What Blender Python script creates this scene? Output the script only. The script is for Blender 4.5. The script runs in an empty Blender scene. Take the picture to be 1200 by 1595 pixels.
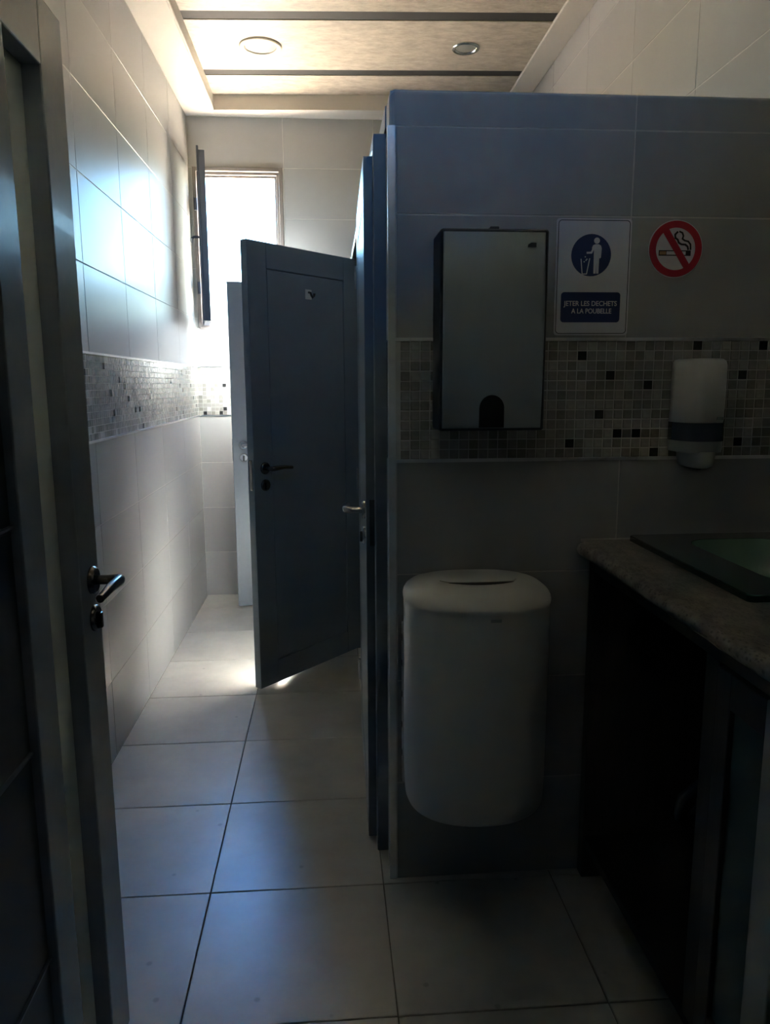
import bpy, math, random
from mathutils import Vector, Matrix
random.seed(7)
S = bpy.context.scene
COL = S.collection

# ---------------------------------------------------------------- camera
F, YAW, PITCH, ROLL, CAMH = 1174.8, 0.0736, 0.1689, -0.0047, 1.3478
fw = Vector((math.sin(YAW)*math.cos(PITCH), math.cos(YAW)*math.cos(PITCH), -math.sin(PITCH)))
rt = Vector((math.cos(YAW), -math.sin(YAW), 0)); up = rt.cross(fw)
r2 = rt*math.cos(ROLL)+up*math.sin(ROLL); u2 = up*math.cos(ROLL)-rt*math.sin(ROLL)
cd = bpy.data.cameras.new('camera'); cam = bpy.data.objects.new('camera', cd); COL.objects.link(cam)
cd.sensor_fit = 'VERTICAL'; cd.sensor_height = 36; cd.lens = F*36/1595; cd.clip_start = .02
M = Matrix((r2, u2, -fw)).transposed().to_4x4(); M.translation = (0, 0, CAMH)
cam.matrix_world = M; S.camera = cam

# ---------------------------------------------------------------- sky, sun, exposure
SUN_DIR = Vector((.228, -.73, -1)).normalized()
w = bpy.data.worlds.new('sky'); S.world = w; w.use_nodes = True
nt = w.node_tree; bg = nt.nodes['Background']
sky = nt.nodes.new('ShaderNodeTexSky'); sky.sky_type = 'NISHITA'; sky.sun_disc = False
sky.sun_elevation = math.asin(-SUN_DIR.z); sky.sun_rotation = math.atan2(-SUN_DIR.x, -SUN_DIR.y)
sky.altitude = 0; sky.air_density = 1.3; sky.dust_density = 0; sky.ozone_density = 3
hs = nt.nodes.new('ShaderNodeHueSaturation'); hs.inputs['Saturation'].default_value = 1.38
nt.links.new(sky.outputs[0], hs.inputs['Color']); nt.links.new(hs.outputs[0], bg.inputs[0]); bg.inputs[1].default_value = .7
sl = bpy.data.lights.new('sun', 'SUN'); sl.energy = 140; sl.angle = .0095; sl.color = (1, .90, .76)
so = bpy.data.objects.new('sun', sl); COL.objects.link(so)
so.rotation_euler = SUN_DIR.to_track_quat('-Z', 'Y').to_euler(); so.location = (-2, 8, 8)
pl = bpy.data.lights.new('window_portal', 'AREA'); pl.shape = 'RECTANGLE'; pl.size = .5; pl.size_y = .88
pl.cycles.is_portal = True
po = bpy.data.objects.new('window_portal', pl); COL.objects.link(po)
po.location = (-.515, 4.93, 2.15); po.rotation_euler = (-math.pi/2, 0, 0)
pl2 = bpy.data.lights.new('added_window_portal', 'AREA'); pl2.shape = 'RECTANGLE'; pl2.size = .66; pl2.size_y = .25  # guides sky light through the added, unseen window above the entrance
pl2.cycles.is_portal = True
po2 = bpy.data.objects.new('added_window_portal', pl2); COL.objects.link(po2)
po2.location = (-.06, .46, 2.69); po2.rotation_euler = (math.pi/2, 0, 0)
S.view_settings.view_transform = 'Standard'; S.view_settings.look = 'None'
S.view_settings.gamma = 1; S.view_settings.use_curve_mapping = False
S.view_settings.exposure = 3.0
S.cycles.max_bounces = 14; S.cycles.diffuse_bounces = 8; S.cycles.glossy_bounces = 6
S.cycles.sample_clamp_indirect = 20

# ---------------------------------------------------------------- materials
def mat(name, col, rough=.5, metal=0, nscale=0, namt=0, bump=0, bscale=None, rnd=0, coat=0, stretch=None,
        trans=0, ior=1.45, spec=.5, dark=None, rvar=0):
    m = bpy.data.materials.new(name); m.use_nodes = True
    t = m.node_tree; b = t.nodes['Principled BSDF']; N = t.nodes.new; L = t.links.new
    b.inputs['Base Color'].default_value = (*col, 1); b.inputs['Roughness'].default_value = rough
    b.inputs['Metallic'].default_value = metal; b.inputs['Coat Weight'].default_value = coat
    b.inputs['Transmission Weight'].default_value = trans; b.inputs['IOR'].default_value = ior
    b.inputs['Specular IOR Level'].default_value = spec
    if nscale:
        tc = N('ShaderNodeTexCoord'); mp = N('ShaderNodeMapping'); nz = N('ShaderNodeTexNoise')
        nz.inputs['Scale'].default_value = nscale; nz.inputs['Detail'].default_value = 6; nz.inputs['Roughness'].default_value = .65
        if stretch: mp.inputs['Scale'].default_value = stretch
        L(tc.outputs['Object'], mp.inputs[0]); vec = mp.outputs[0]
        if rnd:
            oi = N('ShaderNodeObjectInfo'); ad = N('ShaderNodeVectorMath'); ad.operation = 'ADD'
            sc = N('ShaderNodeVectorMath'); sc.operation = 'SCALE'; sc.inputs[0].default_value = (7, 11, 5)
            L(oi.outputs['Random'], sc.inputs['Scale']); L(vec, ad.inputs[0]); L(sc.outputs[0], ad.inputs[1]); vec = ad.outputs[0]
        L(vec, nz.inputs['Vector'])
        rp = N('ShaderNodeMapRange'); rp.inputs[1].default_value = .3; rp.inputs[2].default_value = .7
        rp.inputs[3].default_value = 1-namt; rp.inputs[4].default_value = 1+namt
        L(nz.outputs[0], rp.inputs[0]); fac = rp.outputs[0]
        if rnd:
            r_ = N('ShaderNodeMapRange'); r_.inputs[3].default_value = 1-rnd; r_.inputs[4].default_value = 1+rnd
            L(oi.outputs['Random'], r_.inputs[0]); mu = N('ShaderNodeMath'); mu.operation = 'MULTIPLY'
            L(fac, mu.inputs[0]); L(r_.outputs[0], mu.inputs[1]); fac = mu.outputs[0]
        mx = N('ShaderNodeVectorMath'); mx.operation = 'SCALE'; mx.inputs[0].default_value = col
        L(fac, mx.inputs['Scale']); colout = mx.outputs[0]
        if dark:   # small worn spots: (scale, threshold, factor)
            n2 = N('ShaderNodeTexVoronoi'); n2.inputs['Scale'].default_value = dark[0]
            L(vec, n2.inputs['Vector']); cr = N('ShaderNodeMapRange'); cr.inputs[1].default_value = dark[1]
            cr.inputs[2].default_value = dark[1]*2; cr.inputs[3].default_value = dark[2]; cr.inputs[4].default_value = 1
            L(n2.outputs[0], cr.inputs[0]); m3 = N('ShaderNodeVectorMath'); m3.operation = 'SCALE'
            L(colout, m3.inputs[0]); L(cr.outputs[0], m3.inputs['Scale']); colout = m3.outputs[0]
        L(colout, b.inputs['Base Color'])
        if rvar:
            rr = N('ShaderNodeMapRange'); rr.inputs[1].default_value = .3; rr.inputs[2].default_value = .7
            rr.inputs[3].default_value = rough-rvar; rr.inputs[4].default_value = rough+rvar
            L(nz.outputs[0], rr.inputs[0]); L(rr.outputs[0], b.inputs['Roughness'])
        if bump:
            bp = N('ShaderNodeBump'); bp.inputs['Strength'].default_value = bump; bp.inputs['Distance'].default_value = .004
            src = nz
            if bscale:
                src = N('ShaderNodeTexNoise'); src.inputs['Scale'].default_value = bscale; src.inputs['Detail'].default_value = 4
                L(vec, src.inputs['Vector'])
            L(src.outputs[0], bp.inputs['Height']); L(bp.outputs[0], b.inputs['Normal'])
    return m
TILE = mat('wall_tile', (.35, .35, .345), .37, nscale=1.6, namt=.05, rnd=.04, stretch=(1, 1, .5), spec=.22)
FTILE = mat('floor_tile', (.49, .47, .43), .31, nscale=5, namt=.13, rnd=.05, dark=(9, .04, .7), spec=1.0)
GROUT = mat('pale_grout', (.54, .53, .50), .8, nscale=30, namt=.08)
FGROUT = mat('dark_floor_grout', (.17, .16, .14), .8, nscale=30, namt=.3)
PLASTER = mat('white_plaster', (.52, .49, .44), .75, nscale=8, namt=.02)
CEILP = mat('mottled_ceiling_plaster', (.40, .35, .285), .6, nscale=20, namt=.24, bump=.7, bscale=38, stretch=(.8, 1.7, 1))
SLOT = mat('dark_ceiling_slot', (.028, .027, .026), .8, nscale=20, namt=.05)
PAINT = mat('blue_grey_door_paint', (.18, .215, .255), .33, nscale=40, namt=.03)
DPAINT = mat('grey_entrance_door_paint', (.30, .335, .37), .2, nscale=40, namt=.03, spec=.8, coat=.3)
PANELP = mat('dark_glossy_panel', (.035, .04, .046), .3, nscale=40, namt=.03)
FROST = mat('frosted_pane', (.82, .88, .86), .4, trans=.1, nscale=5, namt=.02)
CHROME = mat('brushed_chrome', (.62, .62, .62), .22, 1, nscale=60, namt=.05)
DCHROME = mat('dark_nickel', (.16, .155, .15), .22, 1, nscale=60, namt=.05)
ALU = mat('aluminium_trim', (.72, .72, .71), .3, 1, nscale=50, namt=.05)
WALU = mat('beige_window_aluminium', (.20, .175, .16), .5, .1, nscale=40, namt=.03)
SASH = mat('dark_sash_aluminium', (.10, .11, .15), .38, .3, nscale=40, namt=.03)
GLASS = bpy.data.materials.new('window_glass'); GLASS.use_nodes = True
_t = GLASS.node_tree; _t.nodes.clear(); _o = _t.nodes.new('ShaderNodeOutputMaterial'); _m = _t.nodes.new('ShaderNodeMixShader')
_f = _t.nodes.new('ShaderNodeFresnel'); _a = _t.nodes.new('ShaderNodeBsdfTransparent'); _g = _t.nodes.new('ShaderNodeBsdfGlossy')
_a.inputs[0].default_value = (.93, .97, .97, 1); _g.inputs['Roughness'].default_value = .03
_t.links.new(_f.outputs[0], _m.inputs[0]); _t.links.new(_a.outputs[0], _m.inputs[1]); _t.links.new(_g.outputs[0], _m.inputs[2]); _t.links.new(_m.outputs[0], _o.inputs[0])
WPLASTIC = mat('white_plastic', (.62, .62, .59), .30, nscale=25, namt=.01)
GPLASTIC = mat('grey_translucent_plastic', (.34, .37, .38), .35, nscale=25, namt=.02)
SMOKE = mat('smoked_blue_window', (.05, .07, .10), .12, nscale=25, namt=.02, coat=.3)
BPLASTIC = mat('dark_grey_plastic', (.035, .042, .055), .45, nscale=25, namt=.05)
BLACK = mat('black_hollow', (.006, .006, .007), .6, nscale=10, namt=.02)
STEEL = mat('brushed_steel_cover', (.35, .405, .45), .36, .45, nscale=60, namt=.02, stretch=(1, 1, .05))
SIGNW = mat('sign_white', (.62, .62, .66), .45, nscale=20, namt=.01)
SIGNB = mat('sign_blue', (.012, .03, .13), .5, nscale=20, namt=.02)
SIGNK = mat('sign_black', (.012, .012, .015), .5, nscale=20, namt=.02)
SIGNR = mat('sign_red', (.42, .012, .03), .45, nscale=20, namt=.02)
CIGT = mat('filter_tan', (.40, .24, .12), .6, nscale=20, namt=.02)
GRANITE = mat('grey_brown_granite', (.24, .215, .185), .32, nscale=26, namt=.55, stretch=(2.2, 1, 1), dark=(90, .2, .45))
GREENG = mat('dark_green_glass', (.016, .06, .045), .08, nscale=10, namt=.05, coat=.5)
GREENB = mat('pale_green_bowl_glass', (.16, .27, .20), .25, nscale=10, namt=.05, coat=.5)
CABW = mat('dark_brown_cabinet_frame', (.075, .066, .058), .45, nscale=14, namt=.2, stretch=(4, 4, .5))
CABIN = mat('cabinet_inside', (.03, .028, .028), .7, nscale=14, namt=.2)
CGLASS = mat('green_tinted_cabinet_pane', (.045, .085, .08), .3, nscale=14, namt=.05)
LITSTILE = mat('lit_cabinet_stile', (.38, .41, .41), .4, nscale=14, namt=.05)  # near cabinet stile: light from the left put into its colour
CONC = mat('pale_outdoor_concrete', (.22, .20, .17), .85, nscale=2, namt=.1)
RENDER = mat('outer_render', (.55, .52, .47), .9, nscale=6, namt=.05)
LENS = mat('lamp_lens', (.28, .28, .25), .35, nscale=20, namt=.02)
RING = mat('lamp_ring_cream', (.66, .60, .50), .4, nscale=20, namt=.02)
MOS = [mat('mosaic_grey', (.27, .265, .245), .22, nscale=45, namt=.12),
       mat('mosaic_pale', (.36, .345, .31), .2, nscale=45, namt=.12),
       mat('mosaic_taupe', (.21, .20, .18), .25, nscale=45, namt=.14),
       mat('mosaic_dark', (.022, .022, .022), .12, nscale=45, namt=.3),
       mat('mosaic_pearl', (.50, .49, .46), .12, nscale=45, namt=.1)]

# ---------------------------------------------------------------- mesh helpers
class MB:
    def __init__(s): s.v = []; s.f = []; s.mi = []; s.sm = []
    def add(s, v, f, mi=0, sm=False):
        o = len(s.v); s.v += [tuple(p) for p in v]; s.f += [[i+o for i in q] for q in f]
        s.mi += [mi]*len(f); s.sm += [sm]*len(f)
    def box(s, x0, x1, y0, y1, z0, z1, mi=0, T=None):
        v = [Vector((x, y, z)) for x in (x0, x1) for y in (y0, y1) for z in (z0, z1)]
        if T: v = [T @ p for p in v]
        s.add(v, [(0, 1, 3, 2), (4, 6, 7, 5), (0, 4, 5, 1), (2, 3, 7, 6), (0, 2, 6, 4), (1, 5, 7, 3)], mi); return s
    def loft(s, rings, cap0=True, cap1=True, sm=True, mi=0, closed=True):
        n = len(rings[0]); v = [p for r in rings for p in r]; f = []
        for i in range(len(rings)-1):
            for j in range(n if closed else n-1):
                k = (j+1) % n; f.append((i*n+j, i*n+k, (i+1)*n+k, (i+1)*n+j))
        s.add(v, f, mi, sm)
        if cap0: s.add(rings[0], [tuple(range(n))[::-1]], mi)
        if cap1: s.add(rings[-1], [tuple(range(n))], mi)
        return s
    def tube(s, pts, r, n=12, mi=0):
        pts = [Vector(p) for p in pts]; rs = r if isinstance(r, (list, tuple)) else [r]*len(pts); rings = []; pa = None
        for i, p in enumerate(pts):
            d = (pts[min(i+1, len(pts)-1)]-pts[max(i-1, 0)]).normalized()
            a = (pa - d*pa.dot(d)) if pa else d.orthogonal()
            a.normalize(); pa = a; b = d.cross(a)
            rings.append([p+(a*math.cos(t)+b*math.sin(t))*rs[i] for t in [2*math.pi*k/n for k in range(n)]])
        return s.loft(rings, mi=mi)
    def prism(s, pts, off, mi=0, sm=False):   # polygon of 3D points, extruded by vector off
        pts = [Vector(p) for p in pts]; off = Vector(off)
        return s.loft([pts, [p+off for p in pts]], sm=sm, mi=mi)
    def build(s, name, m, parent=None, bevel=0):
        me = bpy.data.meshes.new(name); me.from_pydata(s.v, [], s.f)
        for mm in (m if isinstance(m, list) else [m]): me.materials.append(mm)
        me.polygons.foreach_set('material_index', s.mi); me.polygons.foreach_set('use_smooth', s.sm)
        import bmesh
        b = bmesh.new(); b.from_mesh(me); bmesh.ops.recalc_face_normals(b, faces=b.faces); b.to_mesh(me); b.free()
        me.update()
        o = bpy.data.objects.new(name, me); COL.objects.link(o)
        if parent: o.parent = parent
        if bevel:
            md = o.modifiers.new('bevel', 'BEVEL'); md.width = bevel; md.segments = 2; md.limit_method = 'ANGLE'; md.angle_limit = .9
        return o
def tag(o, label, cat=None, group=None, kind=None):
    o['label'] = label
    if cat: o['category'] = cat
    if group: o['group'] = group
    if kind: o['kind'] = kind
    return o
def empty(name, loc):
    o = bpy.data.objects.new(name, None); COL.objects.link(o); o.location = loc; o.empty_display_size = .05; return o
def put(o, parent):     # parent a world-space mesh under an empty
    o.parent = parent; o.matrix_parent_inverse = Matrix.Translation(-parent.location); return o
def bx(name, d, m, parent=None, bevel=0):
    o = MB().box(*d).build(name, m, None, bevel)
    if parent: put(o, parent)
    return o

# tiles: u,v,n frames of each surface
FR = {'floor': Matrix(((1, 0, 0), (0, 1, 0), (0, 0, 1))),
      'left': Matrix(((0, 0, 1), (1, 0, 0), (0, 1, 0))),
      'far': Matrix(((1, 0, 0), (0, 0, -1), (0, 1, 0))),
      'right': Matrix(((0, 0, -1), (-1, 0, 0), (0, 1, 0))),
      'end': Matrix(((0, 0, -1), (-1, 0, 0), (0, 1, 0)))}
_tc = {}
def tile_mesh(w_, h_, t, c, m):
    k = (round(w_, 3), round(h_, 3), t, c, m.name)
    if k not in _tc:
        a, b = w_/2, h_/2
        r = lambda a, b, z: [(-a, -b, z), (a, -b, z), (a, b, z), (-a, b, z)]
        mb = MB(); mb.loft([r(a, b, -t), r(a, b, -c), r(a-c, b-c, 0)], cap0=False, sm=False)
        me = bpy.data.meshes.new('tile'); me.from_pydata(mb.v, [], mb.f); me.materials.append(m); me.update(); _tc[k] = me
    return _tc[k]
def tile(parent, frame, center, w_, h_, m, t=.007, c=.0012, name='tile', jit=0):
    o = bpy.data.objects.new(name, tile_mesh(w_, h_, t, c, m)); COL.objects.link(o); o.parent = parent
    R = FR[frame].to_4x4(); R.translation = Vector(center)
    if jit:
        R = R @ Matrix.Rotation(random.uniform(-jit, jit), 4, 'X') @ Matrix.Rotation(random.uniform(-jit, jit), 4, 'Y')
    o.matrix_world = R; o.matrix_parent_inverse = Matrix.Identity(4); o.matrix_basis = R; return o
def sub(cell, hole):
    u0, u1, v0, v1 = cell; a0, a1, b0, b1 = hole
    if u1 <= a0 or u0 >= a1 or v1 <= b0 or v0 >= b1: return [cell]
    out = []
    if v1 > b1: out.append((u0, u1, b1, v1))
    if v0 < b0: out.append((u0, u1, v0, b0))
    lo, hi = max(v0, b0), min(v1, b1)
    if u0 < a0: out.append((u0, a0, lo, hi))
    if u1 > a1: out.append((a1, u1, lo, hi))
    return out
def wall_tiles(parent, frame, us, vs, pos, m=TILE, gap=.003, hole=None, jit=.0007, skip=None):
    for i in range(len(us)-1):
        for j in range(len(vs)-1):
            if skip and skip(vs[j], vs[j+1]): continue
            cells = [(us[i], us[i+1], vs[j], vs[j+1])]
            if hole: cells = sub(cells[0], hole)
            for (a, b, c, d) in cells:
                if b-a < .012 or d-c < .012: continue
                tile(parent, frame, pos((a+b)/2, (c+d)/2), b-a-gap, d-c-gap, m, jit=jit)

# ---------------------------------------------------------------- geometry constants
XL, XR, YF, YP, YFW = -.802, 1.18, 4.8025, 1.8764, .60
ZC, ZR = 2.893, 2.973
ZB0, ZB1 = 1.155, 1.455
ROWS = [0, .285, .575, .863, ZB0, ZB1, 1.745, 2.035, 2.325, 2.613, ZC]
band = lambda a, b: a >= ZB0-.001 and b <= ZB1+.001
WIN = (-.782, -.25, 1.69, 2.612)      # window rough opening x0 x1 z0 z1
def struct(o, label, cat): return tag(o, label, cat, kind='structure')

# ---------------------------------------------------------------- floor
fl = struct(bx('floor', (-1.3, 1.6, -2.0, 5.0, -.15, -.0035), FGROUT), 'grey beige square floor tiles with dark joints', 'floor')
fx = [XL, -.338, .128, .594, 1.06, XR]
fy = [1.856+.439*k for k in range(-3, 7)]+[YF]
wall_tiles(fl, 'floor', fx, fy, lambda u, v: (u, v, 0), FTILE, gap=.0032, jit=.0012)

# ---------------------------------------------------------------- left wall
wl = struct(bx('wall_left', (XL-.15, XL-.0012, .48, YF+.15, -.1, 3.1), GROUT), 'long tiled wall on the left lit by the window', 'wall')
ly = sorted([YF-.5345*k for k in range(0, 8)]+[.60])
wall_tiles(wl, 'left', ly, ROWS, lambda u, v: (XL, u, v), skip=band)
# ---------------------------------------------------------------- far wall with the window opening
mb = MB()
mb.box(XL-.15, WIN[0], YF+.0012, YF+.15, -.1, 3.1); mb.box(WIN[1], XR+.15, YF+.0012, YF+.15, -.1, 3.1)
mb.box(WIN[0], WIN[1], YF+.0012, YF+.15, -.1, WIN[2]); mb.box(WIN[0], WIN[1], YF+.0012, YF+.15, WIN[3], 3.1)
wf = struct(mb.build('wall_back', GROUT), 'tiled end wall of the corridor holding the window', 'wall')
wall_tiles(wf, 'far', [XL, -.243, .292, .827, XR], ROWS, lambda u, v: (u, YF, v), hole=WIN, skip=band)
# ---------------------------------------------------------------- right wall
wr = struct(bx('wall_right', (XR+.0012, XR+.15, .48, YF+.15, -.1, 3.1), GROUT), 'tiled wall rising above the partition on the right', 'wall')
rz = [.0, .235, .525, .815, 1.105, 1.395, 1.685, 1.975, 2.265, 2.555, 2.845, ZR-.01]
wall_tiles(wr, 'right', [.6]+[3.04+.5345*k for k in range(-4, 4)]+[YF], rz, lambda u, v: (XR, u, v))

# ---------------------------------------------------------------- partition in front of the cubicles
XE, ZT = .159, 2.0215
wp = struct(bx('wall_partition', (XE-.004, XR, YP+.0012, YP+.10, 0, ZT-.006), GROUT), 'dark tiled partition carrying the dispensers and signs', 'wall')
prow = [0, .285, .575, .863, ZB0, ZB1, 1.744, 1.940]
wall_tiles(wp, 'far', [XE+.009, .7425, XR], prow, lambda u, v: (u, YP, v), skip=band)
for a, b in ((XE-.006, .7425), (.7425, XR)):       # rounded cap tiles along the top
    prof = [(YP, 1.9415)]+[(YP+.012-.012*math.cos(t), ZT-.012+.012*math.sin(t)) for t in [math.pi/2*k/5 for k in range(6)]]
    prof += [(YP+.098-.012+.012*math.sin(t), ZT-.012+.012*math.cos(t)) for t in [math.pi/2*k/5 for k in range(6)]]+[(YP+.098, 1.9415)]
    r = [[(x, y, z) for y, z in prof] for x in (a+.0015, b-.0015)]
    if a < .2:    # soft outer corner
        cen = (YP+.05, 1.97)
        r = [[(a, y+(cen[0]-y)*.06, z+(1.9415-z)*.16) for y, z in prof], [(a+.004, y+(cen[0]-y)*.02, z+(1.9415-z)*.06) for y, z in prof],
             [(a+.012, y, z) for y, z in prof]]+r[1:]
    MB().loft(r, sm=False).build('cap_tile', TILE, wp)
for k in range(6):                                  # narrow end tiles seen edge-on
    z0, z1 = [0, .285, .575, .863, 1.455, 1.744][k], [.285, .575, .863, 1.155, 1.744, 1.94][k]
    tile(wp, 'end', (XE-.008, YP+.056, (z0+z1)/2), .082, z1-z0-.003, TILE)
tile(wp, 'end', (XE-.008, YP+.056, 1.305), .082, .296, MOS[0])
MB().prism([(XE-.011, YP-.002, 0), (XE+.007, YP-.002, 0), (XE+.007, YP+.010, 0), (XE-.002, YP+.013, 0), (XE-.011, YP+.013, 0)], (0, 0, 1.94)).build('corner_trim', ALU, wp)

# ---------------------------------------------------------------- mosaic bands
PM, RM, RT = .02465, .02425, 1.4500
def mos_pick(): return random.choices(range(5), [42, 26, 22, 3, 7])[0]
dark_at = [(.926, 1.436), (1.097, 1.437), (.629, 1.413), (.876, 1.39), (1.047, 1.364), (.705, 1.366), (.802, 1.34), (.678, 1.269),
           (.728, 1.22), (.775, 1.219), (.606, 1.196), (.827, 1.173), (1.046, 1.195)]
rest = MB(); nind = 0
for c in range(41):
    x0 = .1776+c*PM
    for r in range(12):
        z1 = RT-r*RM; xc, zc = x0+PM/2, z1-RM/2
        k = random.choices([0, 1, 2], [45, 25, 30])[0]
        if any(abs(xc-a) < PM/2 and abs(zc-b) < RM/2 for a, b in dark_at): k = 3
        hid = .268 < xc < .50 or (.87 < xc < .975 and zc > 1.19)
        if not hid and xc < 1.135 and nind < 300:
            nind += 1
            tile(wp, 'far', (xc, YP-.0005, zc), PM-.0024, RM-.0024, MOS[k], t=.006, c=.0012, name='mosaic_tile', jit=.012)
        else:
            a, b = PM/2-.0012, RM/2-.0012
            rest.add([(xc-a, YP-.0005, zc-b), (xc+a, YP-.0005, zc-b), (xc+a, YP-.0005, zc+b), (xc-a, YP-.0005, zc+b),
                      (xc-a, YP+.004, zc-b), (xc+a, YP+.004, zc-b), (xc+a, YP+.004, zc+b), (xc-a, YP+.004, zc+b)],
                     [(0, 1, 2, 3), (0, 4, 5, 1), (1, 5, 6, 2), (2, 6, 7, 3), (3, 7, 4, 0)], k)
rest.build('mosaic_tiles', MOS, wp)['kind'] = 'stuff'
def mosaic_stuff(parent, frame, u0, u1, pos):
    m_ = MB(); n = int((u1-u0)/PM); R = FR[frame]
    for c in range(n):
        for r in range(12):
            P = Vector(pos(u0+(c+.5)*PM, RT-(r+.5)*RM)); a, b = PM/2-.0012, RM/2-.0012
            J = R @ Matrix.Rotation(random.uniform(-.02, .02), 3, 'X') @ Matrix.Rotation(random.uniform(-.02, .02), 3, 'Y')
            q = [(-a, -b, 0), (a, -b, 0), (a, b, 0), (-a, b, 0), (-a, -b, -.005), (a, -b, -.005), (a, b, -.005), (-a, b, -.005)]
            m_.add([P+J @ Vector(t) for t in q], [(0, 1, 2, 3), (0, 4, 5, 1), (1, 5, 6, 2), (2, 6, 7, 3), (3, 7, 4, 0)], mos_pick())
    m_.build('mosaic_tiles', MOS, parent)['kind'] = 'stuff'
mosaic_stuff(wl, 'left', YF-.0005-PM*160, YF, lambda u, v: (XL+.0005, u, v))
mosaic_stuff(wf, 'far', XL, XR, lambda u, v: (u, YF-.0005, v))
for z0, z1 in ((1.4495, 1.4575), (1.1515, 1.1595)):
    bx('trim_strip', (XL-.002, XL+.004, .62, YF, z0, z1), ALU).parent = wl
    bx('trim_strip', (XL, XR, YF-.004, YF+.002, z0, z1), ALU).parent = wf
    bx('trim_strip', (XE+.007, XR, YP-.004, YP+.002, z0, z1), ALU).parent = wp

# ---------------------------------------------------------------- ceiling
cl = struct(bx('ceiling', (-1.3, 1.6, .48, YF+.2, ZR+.003, 3.25), SLOT), 'mottled cream ceiling crossed by two dark slots in a white border', 'ceiling')
sk = lambda x, y: y-.05*(x-.2)
cuts = [.9, 1.24, 1.785, 1.875, 2.415, 2.505, 3.045, 3.135, 3.665, 3.75, 4.30, 4.375, 4.66]
segs = [(cuts[0], cuts[1])]+[(cuts[i], cuts[i+1]) for i in (3, 5, 7, 9, 11)]+[(1.33, 1.785)]
for a, b in segs:
    MB().prism([(-.64, sk(-.64, a), ZR), (1.07, sk(1.07, a), ZR), (1.07, sk(1.07, b), ZR), (-.64, sk(-.64, b), ZR)], (0, 0, .008)).build('ceiling_panel', CEILP, cl)
bx('soffit', (XL, -.625, .6, YF, ZC, ZR+.04), PLASTER, None, .004).parent = cl
MB().prism([(-.626, sk(-.626, 4.65), ZC), (XR, sk(XR, 4.65), ZC), (XR, YF, ZC), (-.626, YF, ZC)], (0, 0, .11)).build('soffit', PLASTER, cl)
bx('soffit', (-.63, XR, .6, 1.0, ZC, ZR+.04), PLASTER).parent = cl
bx('ceiling_border', (1.055, XR, .98, 4.70, ZR-.012, ZR+.035), PLASTER, None, .003).parent = cl
MB().tube([(-.628, .98, ZC+.002), (-.628, 4.68, ZC+.002)], .007, 8).build('bead_moulding', PLASTER, cl)
def downlight(x, y, r, label):
    e = empty('ceiling_downlight', (x, y, ZR)); n = 32
    ring = lambda rr, z: [(x+rr*math.cos(2*math.pi*k/n), y+rr*math.sin(2*math.pi*k/n), z) for k in range(n)]
    put(MB().loft([ring(r, ZR), ring(r, ZR-.004), ring(r*.93, ZR-.009), ring(r*.78, ZR-.007), ring(r*.72, ZR+.0), ring(r*.72, ZR+.012)], False, False).build('trim_ring', RING if r > .09 else CHROME), e)
    put(MB().loft([ring(r*.72, ZR-.001), ring(r*.55, ZR-.003), ring(r*.2, ZR-.004)]).build('lens', LENS), e)
    tag(e, label, 'ceiling light')
downlight(-.301, 4.046, .104, 'larger round cream recessed downlight, unlit, left of the smaller one in the ceiling')
downlight(.705, 4.0, .069, 'smaller round metal recessed downlight, unlit, above the partition')

# ---------------------------------------------------------------- front wall with the doorway and the lobby behind the camera
mb = MB(); mb.box(-1.3, -.47, .48, YFW, -.1, 3.1); mb.box(.45, 1.6, .48, YFW, -.1, 3.1); mb.box(-.47, .45, .48, YFW, 2.02, 2.58)
mb.box(-.47, .45, .48, YFW, 2.80, 3.1); mb.box(-.47, -.36, .48, YFW, 2.58, 2.80); mb.box(.24, .45, .48, YFW, 2.58, 2.80)
struct(mb.build('wall_front', TILE), 'plain wall around the entrance doorway', 'wall')
w2 = empty('added_window', (-.06, .54, 2.58))  # added window, unseen; its sky light brightens the upper partition
for d in ((-.36, -.335, 2.58, 2.80), (.215, .24, 2.58, 2.80), (-.335, .215, 2.58, 2.605), (-.335, .215, 2.775, 2.80)):
    put(bx('frame', (d[0], d[1], .50, .56, d[2], d[3]), WALU, None, .002), w2)
put(bx('pane', (-.336, .216, .527, .533, 2.604, 2.776), GLASS), w2)
struct(w2, 'small added window out of view above the entrance door, letting in fill light', 'window')
struct(bx('ceiling_lobby', (-1.3, 1.6, -2.0, .48, 2.12, 2.24), PLASTER), 'low plain ceiling of the lobby outside the entrance door', 'ceiling')  # lobby ceiling kept low so the sky reaches the added window
mb = MB(); mb.box(-1.3, 1.6, -2.0, -1.88, -.1, 2.2); mb.box(-1.3, -1.18, -1.9, .48, -.1, 2.2); mb.box(1.48, 1.6, -1.9, .48, -.1, 2.2)
struct(mb.build('wall_lobby', PLASTER), 'plain walls of the lobby outside the entrance door', 'wall')
og = struct(bx('outdoor_ground', (-25, 25, YF+.16, 40, -.4, -.2), CONC), 'pale paving outside the window', 'ground')

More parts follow.
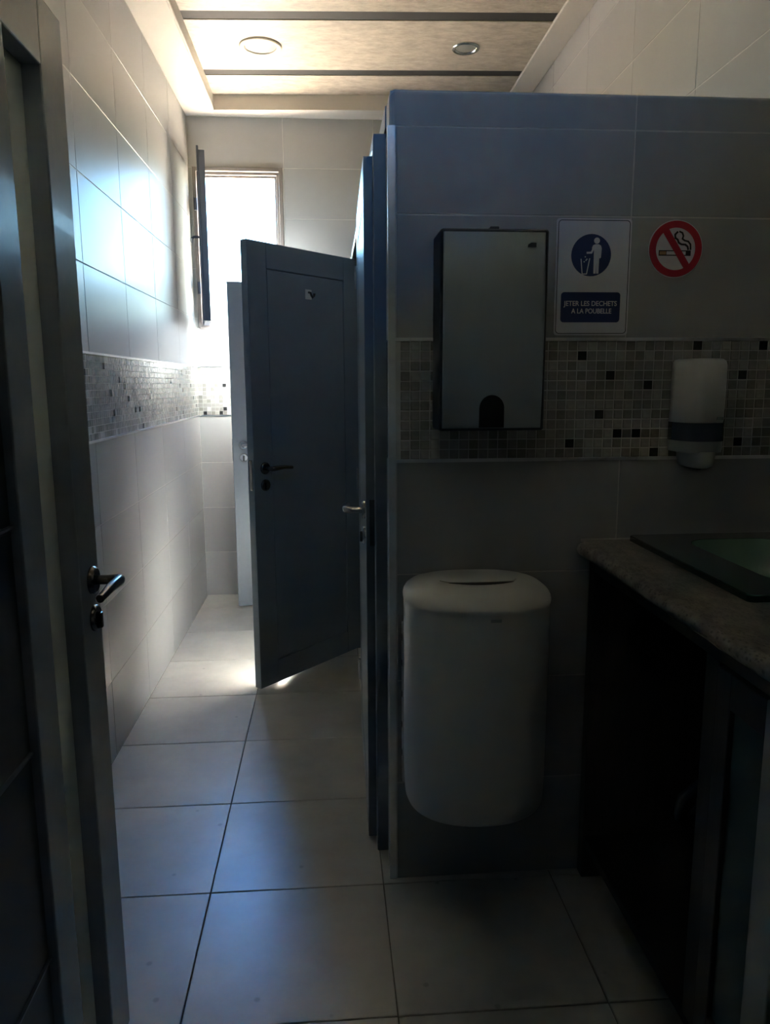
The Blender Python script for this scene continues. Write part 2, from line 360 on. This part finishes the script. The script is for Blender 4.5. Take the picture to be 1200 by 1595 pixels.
# ---------------------------------------------------------------- window
w1 = empty('window_1', (-.516, YF, WIN[2])); x0, x1, z0, z1 = WIN
def frame_ring(name, x0, x1, z0, z1, wd, y0, y1, m, par):
    for d in ((x0, x0+wd, z0, z1), (x1-wd, x1, z0, z1), (x0+wd, x1-wd, z0, z0+wd), (x0+wd, x1-wd, z1-wd, z1)):
        put(bx(name, (d[0], d[1], y0, y1, d[2], d[3]), m, None, .002), par)
frame_ring('outer_frame', x0+.002, x1, z0, z1, .022, YF-.012, YF+.05, WALU, w1)
frame_ring('inner_frame', x0+.024, x1-.022, z0+.022, z1-.022, .016, YF+.012, YF+.06, WALU, w1)
frame_ring('stop_bead', x0+.040, x1-.038, z0+.038, z1-.038, .012, YF+.03, YF+.07, WALU, w1)
put(bx('window_sill', (x0+.01, x1+.01, YF-.02, YF+.06, z0-.012, z0+.004), WALU, None, .003), w1)
H0 = Vector((-.748, YF-.018, 0)); H1 = Vector((-.683, 4.41, 0)); du = (H1-H0).normalized(); dn = Vector((-du.y, du.x, 0)); Ls = (H1-H0).length
if dn.x < 0: dn = -dn
T = Matrix((du, dn, Vector((0, 0, 1)))).transposed().to_4x4(); T.translation = H0
sz0, sz1 = 1.700, 2.600
def sb(name, d, m, bev=.003):
    b = MB().box(*d, T=T).build(name, m, None, bev); put(b, w1); return b
for d in ((0, .05, sz0, sz1), (Ls-.05, Ls, sz0, sz1), (.05, Ls-.05, sz0, sz0+.05), (.05, Ls-.05, sz1-.05, sz1)):
    sb('sash_frame', (d[0], d[1], 0, .036, d[2], d[3]), SASH)
sb('sash_glass', (.045, Ls-.045, .014, .020, sz0+.045, sz1-.045), GLASS, 0)
sb('sash_gasket', (Ls-.004, Ls+.006, -.008, .004, sz0-.0, sz1+.02), SASH)
hz = 2.15; p = lambda a, b, z: T @ Vector((a, b, z))
h_ = MB(); h_.box(Ls-.04, Ls-.012, -.010, 0, hz-.05, hz+.045, T=T)
h_.tube([p(Ls-.026, 0, hz), p(Ls-.026, -.038, hz), p(Ls-.03, -.046, hz-.004), p(Ls-.085, -.052, hz-.008), p(Ls-.12, -.05, hz-.01)], .007, 10)
put(h_.build('sash_handle', SASH), w1)
for z in (2.40, 1.92):
    q = MB().tube([(x0+.018, YF-.022, z-.035), (x0+.018, YF-.022, z+.035)], .010, 12).build('hinge', SASH); put(q, w1)
struct(w1, 'bright window at the corridor end with its dark sash swung open against the left wall', 'window')

# ---------------------------------------------------------------- cubicle fronts: wall piers, frames, doors
XS = .150
mb = MB()
for a, b in ((2.83, 2.985), (3.745, 3.88), (4.64, YF+.002)): mb.box(XS, XS+.09, a, b, 0, 2.0)
mb.box(XS, XS+.09, YP+.10, YF, 1.965, 2.0155)
struct(mb.build('wall_stalls', PAINT), 'blue grey front of the toilet cubicles along the corridor', 'wall')
for a in (2.88, 3.79):
    struct(bx('wall_divider', (XS+.09, XR, a, a+.06, 0, 2.0), PLASTER), 'dividing wall between two toilet cubicles', 'wall')
def door_frame(n, y0, y1, label):
    e = empty('trim_%d' % n, (XS, (y0+y1)/2, 0))
    for a, b in ((y0-.045, y0), (y1, y1+.03)): put(bx('jamb', (XS-.028, XS+.07, a, b, 0, 1.962), PAINT, None, .003), e)
    put(bx('head', (XS-.028, XS+.07, y0, y1, 1.932, 1.962), PAINT, None, .003), e)
    for a in (y0, y1-.014): put(bx('door_stop', (XS+.028, XS+.07, a, a+.014, 0, 1.932), PAINT), e)
    struct(e, label, 'door frame')
door_frame(1, 2.05, 2.80, 'blue grey door frame of the cubicle nearest the partition')
door_frame(2, 2.985, 3.725, 'blue grey door frame of the middle cubicle')
door_frame(3, 3.88, 4.61, 'blue grey door frame of the farthest cubicle')

def lever(T, par, O, ny, du_, m, L=.115):
    # O = (u, z) on the face at local y=f; ny = +-1 outwards; du_ = +-1 lever direction along u
    u, z, f = O; P = lambda a, b, c: T @ Vector((a, f+ny*b, c)); n = 24
    disc = lambda cu, cz, r, b: [P(cu+r*math.cos(2*math.pi*k/n), b, cz+r*math.sin(2*math.pi*k/n)) for k in range(n)]
    h = MB().tube([P(u, .004, z), P(u, .030, z), P(u, .044, z), P(u+du_*.006, .052, z+.001), P(u+du_*.02, .055, z+.002), P(u+du_*L*.55, .054, z+.003), P(u+du_*L, .050, z-.003)],
                  [.009, .009, .010, .011, .0105, .009, .0075], 14).build('lever_handle', m)
    put(h, par)
    r = MB().loft([disc(u, z, .026, 0), disc(u, z, .026, .006), disc(u, z, .022, .010)]).build('rose', m)
    k_ = MB().loft([disc(u, z-.073, .025, 0), disc(u, z-.073, .025, .006), disc(u, z-.073, .021, .009)]).build('key_rose', m)
    cy = MB().box(u-.005, u+.005, min(f, f+ny*.016), max(f, f+ny*.016), z-.092, z-.062, T=T).build('key_cylinder', DCHROME, None, .002)
    for q in (r, k_, cy): put(q, par)
def cubicle_door(n, hinge, free, label, m=CHROME, hook=False):
    # local frame: u from hinge to free edge, +y = outer (corridor) side when closed
    H = Vector((hinge[0], hinge[1], 0)); Fv = Vector((free[0], free[1], 0)); u = (Fv-H).normalized(); L = (Fv-H).length
    o = Vector((u.y, -u.x, 0))          # closed leaf: u=(0,-1) -> outer (-1,0)
    T = Matrix((u, o, Vector((0, 0, 1)))).transposed().to_4x4(); T.translation = H
    e = empty('door_%d' % n, H); z0, z1 = .012, 1.924
    def part(name, d): put(MB().box(*d, T=T).build(name, PAINT, None, .002), e)
    mg, g = .105, .005
    part('core', (.004, L-.004, .006, .032, z0+.004, z1-.004))
    for a in (0, L-mg): part('stile', (a, a+mg, 0, .038, z0, z1))
    for a, b in ((z0, z0+mg), (z1-mg, z1)): part('rail', (mg+.0004, L-mg-.0004, 0, .038, a, b))
    part('panel', (mg+g, L-mg-g, .0012, .0368, z0+mg+g, z1-mg-g))
    lever(T, e, (L-.062, .992, 0), -1, -1, m); lever(T, e, (L-.062, .992, .038), 1, -1, m)
    put(MB().box(L-.0005, L+.0015, .010, .028, .90, 1.03, T=T).build('latch_plate', DCHROME), e)
    for z in (.25, 1.0, 1.72):
        put(MB().tube([T @ Vector((-.006, .040, z-.04)), T @ Vector((-.006, .040, z+.04))], .007, 10).build('hinge', CHROME), e)
    if hook:
        pu = L-.353; P = lambda a, b, c: T @ Vector((a, -b, c))
        k = MB().box(pu-.020, pu+.020, -.003, 0, 1.715, 1.757, T=T).build('hook_plate', WPLASTIC, None, .001); put(k, e)
        put(MB().tube([P(pu, .003, 1.745), P(pu, .015, 1.742), P(pu, .02, 1.73), P(pu, .027, 1.722), P(pu, .036, 1.728), P(pu, .038, 1.738)], .005, 8).build('coat_hook', DCHROME), e)
    struct(e, label, 'door'); return e
cubicle_door(1, (.147, 2.795), (.137, 2.060), 'nearest cubicle door, almost shut and seen edge on beside the partition')
cubicle_door(2, (.150, 3.718), (-.318, 3.200), 'middle cubicle door standing half open across the corridor', DCHROME, hook=True)
cubicle_door(3, (.130, 4.605), (-.566, 4.493), 'farthest cubicle door, pale in the window light, wide open behind the middle door')

# ---------------------------------------------------------------- entrance door at the left edge
e = empty('door_4', (-.445, .64, 0)); XD = -.445
def dp(name, d, m=DPAINT, bev=.003):
    o = bx(name, d, m, None, bev); put(o, e); return o
ya, yb = .645, 1.443; zt = 1.958; th = .045
dp('stile', (XD-th, XD, 1.335, yb, .01, zt)); dp('stile', (XD-th, XD, ya, .755, .01, zt))
dp('mullion', (XD-th, XD, 1.105, 1.188, .095, 1.848))
dp('rail', (XD-th, XD, .755, 1.335, 1.848, zt)); dp('rail', (XD-th, XD, .755, 1.335, .01, .095))
dp('frosted_pane', (XD-th+.002, XD-.032, 1.186, 1.337, .09, 1.852), FROST, 0)
zz = [.095, .447, .797, 1.146, 1.497, 1.848]
for a, b in zip(zz[:-1], zz[1:]): dp('panel', (XD-th+.012, XD-.013, .757, 1.103, a+.002, b-.0025), PANELP, .004)
for z in zz[1:-1]: dp('glazing_bead', (XD-th+.014, XD-.010, .757, 1.103, z-.002, z+.002), PAINT, .0)
T4 = Matrix(((0, 1, 0), (1, 0, 0), (0, 0, 1))).to_4x4(); T4.translation = (XD, 0, 0)
lever(T4, e, (1.398, .990, 0), 1, -1, DCHROME, L=.12)
T5 = T4.copy(); T5.translation = (XD-th, 0, 0)
lever(T5, e, (1.398, .990, 0), -1, -1, DCHROME, L=.12)
dp('latch_plate', (XD-.034, XD-.011, yb-.0005, yb+.0015, .86, 1.08), DCHROME, 0)
struct(e, 'tall grey entrance door with a narrow frosted pane, swung open along the left wall', 'door')

# ---------------------------------------------------------------- waste bin
def dring(cx, a, yb_, d, z, n=48, ex=2.15):     # D outline: flat at the wall, rounded to the front
    pts = []
    for k in range(n+1):
        t = math.pi*k/n; c, s_ = math.cos(t), math.sin(t)
        pts.append((cx+a*math.copysign(abs(c)**(2/ex), c), yb_-d*abs(s_)**(2/ex), z))
    return pts
e = empty('waste_bin', (.355, YP, .33)); CX = .343; yb_ = YP-.010
def bring(a, d, z, n=40, ex=2.25):
    st = .150; hw = d-st; pts = []
    for k in range(2*n):
        t = math.pi*k/n; c, s_ = math.cos(t), math.sin(t)
        if s_ >= 0: pts.append((CX+a*math.copysign(abs(c)**(2/ex), c), yb_-st-hw*abs(s_)**(2/ex), z))
        else: pts.append((CX+a*math.copysign(abs(c)**(2/2.7), c), yb_-st+st*(a/.173)*abs(s_)**(2/2.7), z))
    return pts
b = MB().loft([bring(.152, .280, .335), bring(.163, .296, .340), bring(.168, .303, .352), bring(.170, .306, .42), bring(.1715, .308, .846)]).build('body', WPLASTIC); put(b, e)
b = MB().loft([bring(.173, .310, .846), bring(.1735, .3105, .852), bring(.172, .308, .860), bring(.167, .301, .869), bring(.157, .288, .877), bring(.140, .266, .8825), bring(.10, .22, .885)]).build('lid', WPLASTIC); put(b, e)
b = MB().loft([bring(.10, .22, .322), bring(.125, .25, .326), bring(.140, .268, .336)]).build('base', GPLASTIC); put(b, e)
def arc_xy(xa, xb, y, bow, n=16): return [(xa+(xb-xa)*k/n, y-bow*(1-(2*k/n-1)**2)) for k in range(n+1)]
A_ = arc_xy(.275, .430, 1.700, .022); B_ = arc_xy(.280, .425, 1.700, .002)
put(MB().prism([(x, y, 0.8835) for x, y in A_]+[(x, y, 0.8835) for x, y in B_[::-1]], (0, 0, .0022)).build('lid_slot', BLACK), e)
fl_ = arc_xy(.277, .428, 1.7015, .003)+[(.440, 1.72), (.425, 1.765), (.395, 1.79), (.295, 1.79), (.266, 1.765), (.256, 1.72)]
put(MB().prism([(x, y, .8825) for x, y in fl_], (0, 0, .0045)).build('lid_flap', WPLASTIC, None, .0015), e)
b = MB().box(.180, .200, YP-.024, YP-.0008, .30, .74).build('wall_bracket', WPLASTIC, None, .002); put(b, e)
for z in (.38, .46, .545, .63, .70): put(bx('bracket_slot', (.1793, .181, YP-.018, YP-.008, z-.008, z+.008), BLACK), e)
put(bx('maker_mark', (.345, .369, 1.5545, 1.557, .833, .841), GPLASTIC, None, .0008), e)
tag(e, 'white wall-hung D-shaped waste bin with a lidded top below the towel dispenser', 'waste bin')

# ---------------------------------------------------------------- paper towel dispenser
def rrect(x0, x1, z0, z1, r, n=6):
    pts = []
    for cx, cz, t0 in ((x1-r, z0+r, -90), (x1-r, z1-r, 0), (x0+r, z1-r, 90), (x0+r, z0+r, 180)):
        for k in range(n+1):
            t = math.radians(t0+90*k/n); pts.append((cx+r*math.cos(t), cz+r*math.sin(t)))
    return pts
def wshape(name, pts, y0, y1, m, par=None, sm=False):
    o = MB().prism([(x, y0, z) for x, z in pts], (0, y1-y0, 0), sm=sm).build(name, m)
    if par: put(o, par)
    return o
e = empty('towel_dispenser', (.383, YP, 1.235))
rs = []
for y, k in ((YP-.001, 0), (1.772, 0), (1.764, .001), (1.7605, .004)):
    rs.append([(x, y, z) for x, z in rrect(.258+k, .508-k, 1.236+k, 1.692-k, .007)])
put(MB().loft(rs, sm=False).build('body', BPLASTIC), e)
rs = []
for k in range(15):
    z = 1.243+.440*k/14; q = (2*k/14-1); yy = 1.7462+.0105*q*q
    rs.append([(.2645, 1.7635, z), (.2645, yy+.002, z), (.2665, yy, z), (.4965, yy, z), (.4985, yy+.002, z), (.4985, 1.7635, z)])
cv = MB().loft(rs, sm=True).build('front_cover', STEEL); put(cv, e)
cv.data.polygons.foreach_set('use_smooth', [abs(f_.normal.y) > .95 for f_ in cv.data.polygons])
arch = [(.351, 1.2445), (.409, 1.2445)]+[(.380+.029*math.cos(t), 1.290+.030*math.sin(t)) for t in [math.pi*k/14 for k in range(15)]]
wshape('towel_opening', arch, 1.7495, 1.760, BLACK, e)
put(bx('lock_button', (.372, .393, 1.765, 1.80, 1.690, 1.697), BPLASTIC, None, .002), e)
wshape('maker_mark', [(.456, 1.650), (.4575, 1.656), (.464, 1.6595), (.4755, 1.6595), (.4755, 1.650)], 1.7515, 1.7545, BPLASTIC, e)
tag(e, 'tall steel-fronted paper towel dispenser with dark sides on the partition', 'towel dispenser')

# ---------------------------------------------------------------- litter sign
def text_mesh(name, body, size, x, z, y, m, par, width=None):
    cu = bpy.data.curves.new(name, 'FONT'); cu.body = body; cu.size = size; cu.align_x = 'CENTER'; cu.align_y = 'CENTER'; cu.extrude = .0003
    cu.offset = .0002
    o = bpy.data.objects.new(name, cu); COL.objects.link(o)
    dg = bpy.context.evaluated_depsgraph_get(); me = bpy.data.meshes.new_from_object(o.evaluated_get(dg))
    bpy.data.objects.remove(o); me.materials.clear(); me.materials.append(m)
    q = bpy.data.objects.new(name, me); COL.objects.link(q); q.parent = par
    sx = 1
    if width:
        xs = [v.co.x for v in me.vertices]; sx = width/(max(xs)-min(xs))
    W = Matrix.Translation((x, y, z)) @ Matrix.Rotation(math.pi/2, 4, 'X') @ Matrix.Diagonal((sx, 1, 1, 1))
    q.matrix_parent_inverse = Matrix.Translation(-par.location); q.matrix_basis = W
    return q
def circ(cx, cz, r, n=40, sx=1): return [(cx+sx*r*math.cos(2*math.pi*k/n), cz+r*math.sin(2*math.pi*k/n)) for k in range(n)]
SX0, SX1, SZ0, SZ1 = .5575, .7435, 1.463, 1.7385; y_ = YP-.0036
e = empty('litter_sign', (.65, YP, SZ0))
wshape('plate', rrect(SX0, SX1, SZ0, SZ1, .007), y_, YP-.0006, SIGNW, e)
def line(pts, wd, name, m, par, y0, th=.0006):      # mitred polyline strip on the wall plane
    mb = MB()
    for a, b in zip(pts[:-1], pts[1:]):
        d = Vector((b[0]-a[0], b[1]-a[1])); n_ = Vector((-d.y, d.x)).normalized()*wd/2; t = d.normalized()*wd*.25
        q = [(a[0]-t.x+n_.x, a[1]-t.y+n_.y), (b[0]+t.x+n_.x, b[1]+t.y+n_.y), (b[0]+t.x-n_.x, b[1]+t.y-n_.y), (a[0]-t.x-n_.x, a[1]-t.y-n_.y)]
        mb.prism([(x, y0, z) for x, z in q], (0, th, 0))
    o = mb.build(name, m); put(o, par); return o
bo = rrect(SX0+.0045, SX1-.0045, SZ0+.0045, SZ1-.0045, .008); line(bo+[bo[0]], .0016, 'border_line', SIGNK, e, y_-.0004)
wshape('blue_disc', circ(.6445, 1.653, .0495), y_-.0006, y_, SIGNB, e)
wshape('text_panel', rrect(.573, .722, 1.494, 1.566, .008), y_-.0006, y_, SIGNB, e)
yt = y_-.0012
text_mesh('lettering', 'JETER LES DECHETS', .0165, .6475, 1.5385, yt, SIGNW, e, .134)
text_mesh('lettering', 'A LA POUBELLE', .0165, .6505, 1.5205, yt, SIGNW, e, .101)
fx0, fz0 = .6575, 1.653          # pictogram: person dropping litter in a bin
wshape('figure_head', circ(fx0, fz0+.034, .0072, 24), yt, yt+.0006, SIGNW, e)
torso = [(-.0115, .010), (-.0115, .018), (-.009, .0235), (-.004, .0255), (.005, .0255), (.0105, .0225), (.0125, .016), (.0115, -.005), (.009, -.008), (.0072, -.005), (.0066, -.043), (.0012, -.043), (.0004, -.012), (-.0004, -.043), (-.006, -.043), (-.0066, .012)]
wshape('figure_body', [(fx0+a, fz0+b) for a, b in torso], yt, yt+.0006, SIGNW, e)
line([(fx0-.009, fz0+.014), (fx0-.0125, fz0+.006), (fx0-.0235, fz0+.0055)], .0045, 'figure_arm', SIGNW, e, yt)
line([(.6195, 1.644), (.6235, 1.609), (.6345, 1.609), (.641, 1.645)], .0022, 'bin_outline', SIGNW, e, yt)
for a, b in ((.630, 1.649), (.632, 1.641), (.6275, 1.6375), (.634, 1.6435)): wshape('litter_bit', circ(a, b, .0016, 8), yt, yt+.0006, SIGNW, e)
tag(e, 'white rectangular litter sign with a blue disc and French lettering', 'sign')

# ---------------------------------------------------------------- no smoking sticker
e = empty('no_smoking_sign', (.857, YP, 1.60)); cx, cz, R_ = .8565, 1.6695, .0685; y_ = YP-.0016
wshape('disc', circ(cx, cz, R_, 56), y_, YP-.0006, SIGNW, e)
wshape('cigarette', [(cx-.042, cz-.016), (cx+.039, cz-.016), (cx+.039, cz-.003), (cx-.042, cz-.003)], y_-.0005, y_, SIGNK, e)
wshape('cigarette_filter', [(cx-.040, cz-.0135), (cx-.024, cz-.0135), (cx-.024, cz-.0055), (cx-.040, cz-.0055)], y_-.0009, y_-.0004, CIGT, e)
wshape('cigarette_paper', [(cx-.0225, cz-.0135), (cx+.026, cz-.0135), (cx+.026, cz-.0055), (cx-.0225, cz-.0055)], y_-.0009, y_-.0004, SIGNW, e)
line([(cx+.003, cz+.040), (cx-.003, cz+.034), (cx-.002, cz+.026), (cx+.004, cz+.022), (cx+.007, cz+.015), (cx+.014, cz+.011), (cx+.024, cz+.0105), (cx+.030, cz+.006), (cx+.032, cz-.001)], .0045, 'smoke_curl', SIGNK, e, y_-.0009)
line([(cx+.008, cz+.041), (cx+.015, cz+.038), (cx+.018, cz+.031), (cx+.016, cz+.024), (cx+.022, cz+.020), (cx+.031, cz+.018), (cx+.037, cz+.011), (cx+.038, cz-.001)], .0040, 'smoke_curl', SIGNK, e, y_-.0009)
n = 56; o_, i_ = circ(cx, cz, R_-.0022, n), circ(cx, cz, R_-.0185, n); mb = MB()
mb.loft([[(x, y_-.0016, z) for x, z in o_], [(x, y_-.0016, z) for x, z in i_], [(x, y_, z) for x, z in i_], [(x, y_, z) for x, z in o_]], False, False, False)
mb.loft([[(x, y_, z) for x, z in o_], [(x, y_-.0016, z) for x, z in o_]], False, False, False)
put(mb.build('red_ring', SIGNR), e)
line([(cx-.029, cz+.046), (cx+.032, cz-.044)], .0165, 'red_bar', SIGNR, e, y_-.0015, .0012)
tag(e, 'round red and white no smoking sticker on the partition', 'sign')

# ---------------------------------------------------------------- soap dispenser
e = empty('soap_dispenser', (.925, YP, 1.13))
def sr(cx, a, d, z): return dring(cx, a, YP-.001, d, z, 32, 3.2)
put(MB().loft([sr(.9205, .0565, .098, 1.2495), sr(.9205, .0555, .104, 1.256), sr(.9205, .0552, .107, 1.33), sr(.9205, .0548, .106, 1.387), sr(.9205, .053, .102, 1.397), sr(.9205, .048, .094, 1.4025), sr(.9205, .04, .08, 1.404)]).build('cover', WPLASTIC), e)
put(MB().loft([sr(.9225, .0565, .094, 1.176), sr(.9225, .0575, .098, 1.186), sr(.922, .0575, .099, 1.2), sr(.921, .0565, .099, 1.249)]).build('housing', GPLASTIC), e)
put(MB().loft([sr(.9222, .0578, .1003, 1.204), sr(.9222, .0582, .1006, 1.208), sr(.9215, .0574, .1006, 1.2488)]).build('level_window', SMOKE), e)
put(MB().loft([sr(.9235, .020, .080, 1.136), sr(.9235, .029, .094, 1.142), sr(.9235, .033, .10, 1.155), sr(.9235, .034, .10, 1.170), sr(.9235, .036, .098, 1.178)]).build('push_bar', WPLASTIC), e)
put(MB().loft([sr(.9245, .007, .06, 1.131), sr(.9245, .009, .068, 1.138)]).build('nozzle', BPLASTIC), e)
wshape('maker_mark', [(.936, 1.257), (.938, 1.264), (.952, 1.264), (.952, 1.257)], YP-.1083, YP-.104, GPLASTIC, e)
tag(e, 'white soap dispenser with a smoky lower window, mounted over the counter', 'soap dispenser')

# ---------------------------------------------------------------- counter, basin, cabinet
e = empty('counter', (.9, 1.3, .913)); c0, c1, yc0, yc1, zc0, zc1 = .628, XR-.004, .70, YP-.006, .912, .945
bx0, bx1, by0, by1 = .85, 1.135, 1.345, 1.80
mb = MB(); prof = [(bx0, zc0), (c0+.012, zc0)]+[(c0+.016-.016*math.sin(t), (zc0+zc1)/2-.0165*math.cos(t)) for t in [math.pi*k/10 for k in range(11)]]+[(bx0, zc1)]
ny = 40; rng = random.Random(3); rr_ = []
for j in range(ny+1):
    y = yc0+(yc1-yc0)*j/ny; dx = rng.uniform(-.0022, .0022); endk = .02*max(0, (y-(yc1-.03))/.03)**2
    rr_.append([(x+(dx+endk if x < c0+.03 else 0), y, z) for x, z in prof])
mb.loft(rr_); mb.box(bx1, c1, yc0, yc1, zc0, zc1); mb.box(bx0, bx1, yc0, by0, zc0, zc1); mb.box(bx0, bx1, by1, yc1, zc0, zc1)
put(mb.build('granite_top', GRANITE), e)
put(bx('joint_seal', (c0+.02, c1, yc1-.001, YP-.0012, zc1-.004, zc1+.003), GROUT), e)
tag(e, 'veined grey brown granite counter top with a rough edge', 'counter')
e = empty('glass_basin', (.97, 1.57, .945))
def rr3(x0, x1, y0, y1, r, z, n=7): return [(a, b, z) for a, b in rrect(x0, x1, y0, y1, r, n)]
gx0, gx1, gy0, gy1 = .767, 1.17, 1.288, 1.856; zg = .9462
R0 = rr3(gx0, gx1, gy0, gy1, .012, zg); R1 = rr3(gx0, gx1, gy0, gy1, .012, zg+.012); R1b = rr3(gx0+.002, gx1-.002, gy0+.002, gy1-.002, .011, zg+.014)
R2 = rr3(.872, 1.120, 1.365, 1.785, .07, zg+.014); R2b = rr3(.872, 1.120, 1.365, 1.785, .07, zg)
put(MB().loft([R2b, R0, R1, R1b, R2, R2b], False, False, False).build('rim', GREENG), e)
bw = []
for k, (s_, z) in enumerate(((1, zg+.013), (.97, .93), (.92, .90), (.82, .865), (.6, .84), (.15, .832))):
    cxm, cym, hx, hy = .996, 1.575, .124*s_, .21*s_
    bw.append(rr3(cxm-hx, cxm+hx, cym-hy, cym+hy, .07*s_, z))
bw2 = [[(cxm+(x-cxm)*1.03, cym+(y-cym)*1.02, z-.006) for x, y, z in r] for r in bw[::-1]]
put(MB().loft(bw+bw2, False, False).build('bowl', GREENB), e)
put(MB().loft([[(.996+r*math.cos(t), 1.575+r*math.sin(t), z) for t in [2*math.pi*k/24 for k in range(24)]] for r, z in ((.032, .8325), (.032, .836), (.02, .8375), (.012, .833))]).build('drain', CHROME), e)
tag(e, 'dark green square glass basin set on the granite counter', 'basin')

e = empty('vanity_cabinet', (.9, 1.3, 0)); XC = .672; zk = .908
def cb(name, d, m=CABW, bev=.002):
    o = bx(name, d, m, None, bev); put(o, e); return o
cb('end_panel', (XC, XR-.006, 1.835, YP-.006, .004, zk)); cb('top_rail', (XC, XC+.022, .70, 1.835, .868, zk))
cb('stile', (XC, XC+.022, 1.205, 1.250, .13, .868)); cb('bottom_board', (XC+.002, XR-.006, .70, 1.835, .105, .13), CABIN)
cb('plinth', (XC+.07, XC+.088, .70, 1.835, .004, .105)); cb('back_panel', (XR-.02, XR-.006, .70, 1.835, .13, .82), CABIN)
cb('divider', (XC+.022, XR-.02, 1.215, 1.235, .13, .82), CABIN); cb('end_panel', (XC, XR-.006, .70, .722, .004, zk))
dr = MB().box(XC-.004, XC+.018, 1.155, 1.199, .14, .862).box(XC-.004, XC+.018, 1.052, 1.155, .14, .205).box(XC-.004, XC+.018, 1.052, 1.155, .80, .862).build('cabinet_door', CABW, None, .002)
put(dr, e)
gp = MB().box(XC+.006, XC+.012, 1.05, 1.157, .2, .805).build('pane', CGLASS); gp.parent = dr
ed = MB().box(XC-.006, XC+.020, .985, 1.05, .136, .866).build('lit_stile', LITSTILE, None, .003); ed.parent = dr  # near stile of the cabinet, the light it catches painted as a paler tone
tag(e, 'dark wooden vanity cabinet under the counter, open on the partition side with a glazed door', 'cabinet')
h = MB().tube([(.90, 1.60, .79), (.90, 1.60, .62), (.885, 1.585, .50), (.85, 1.56, .37), (.80, 1.53, .355), (.765, 1.50, .39), (.765, 1.475, .45), (.80, 1.45, .50), (.90, 1.43, .52), (1.0, 1.42, .52), (1.14, 1.42, .52)], .014, 12).build('drain_hose', SMOKE)
tag(h, 'dark flexible drain hose looping inside the open cabinet', 'hose')
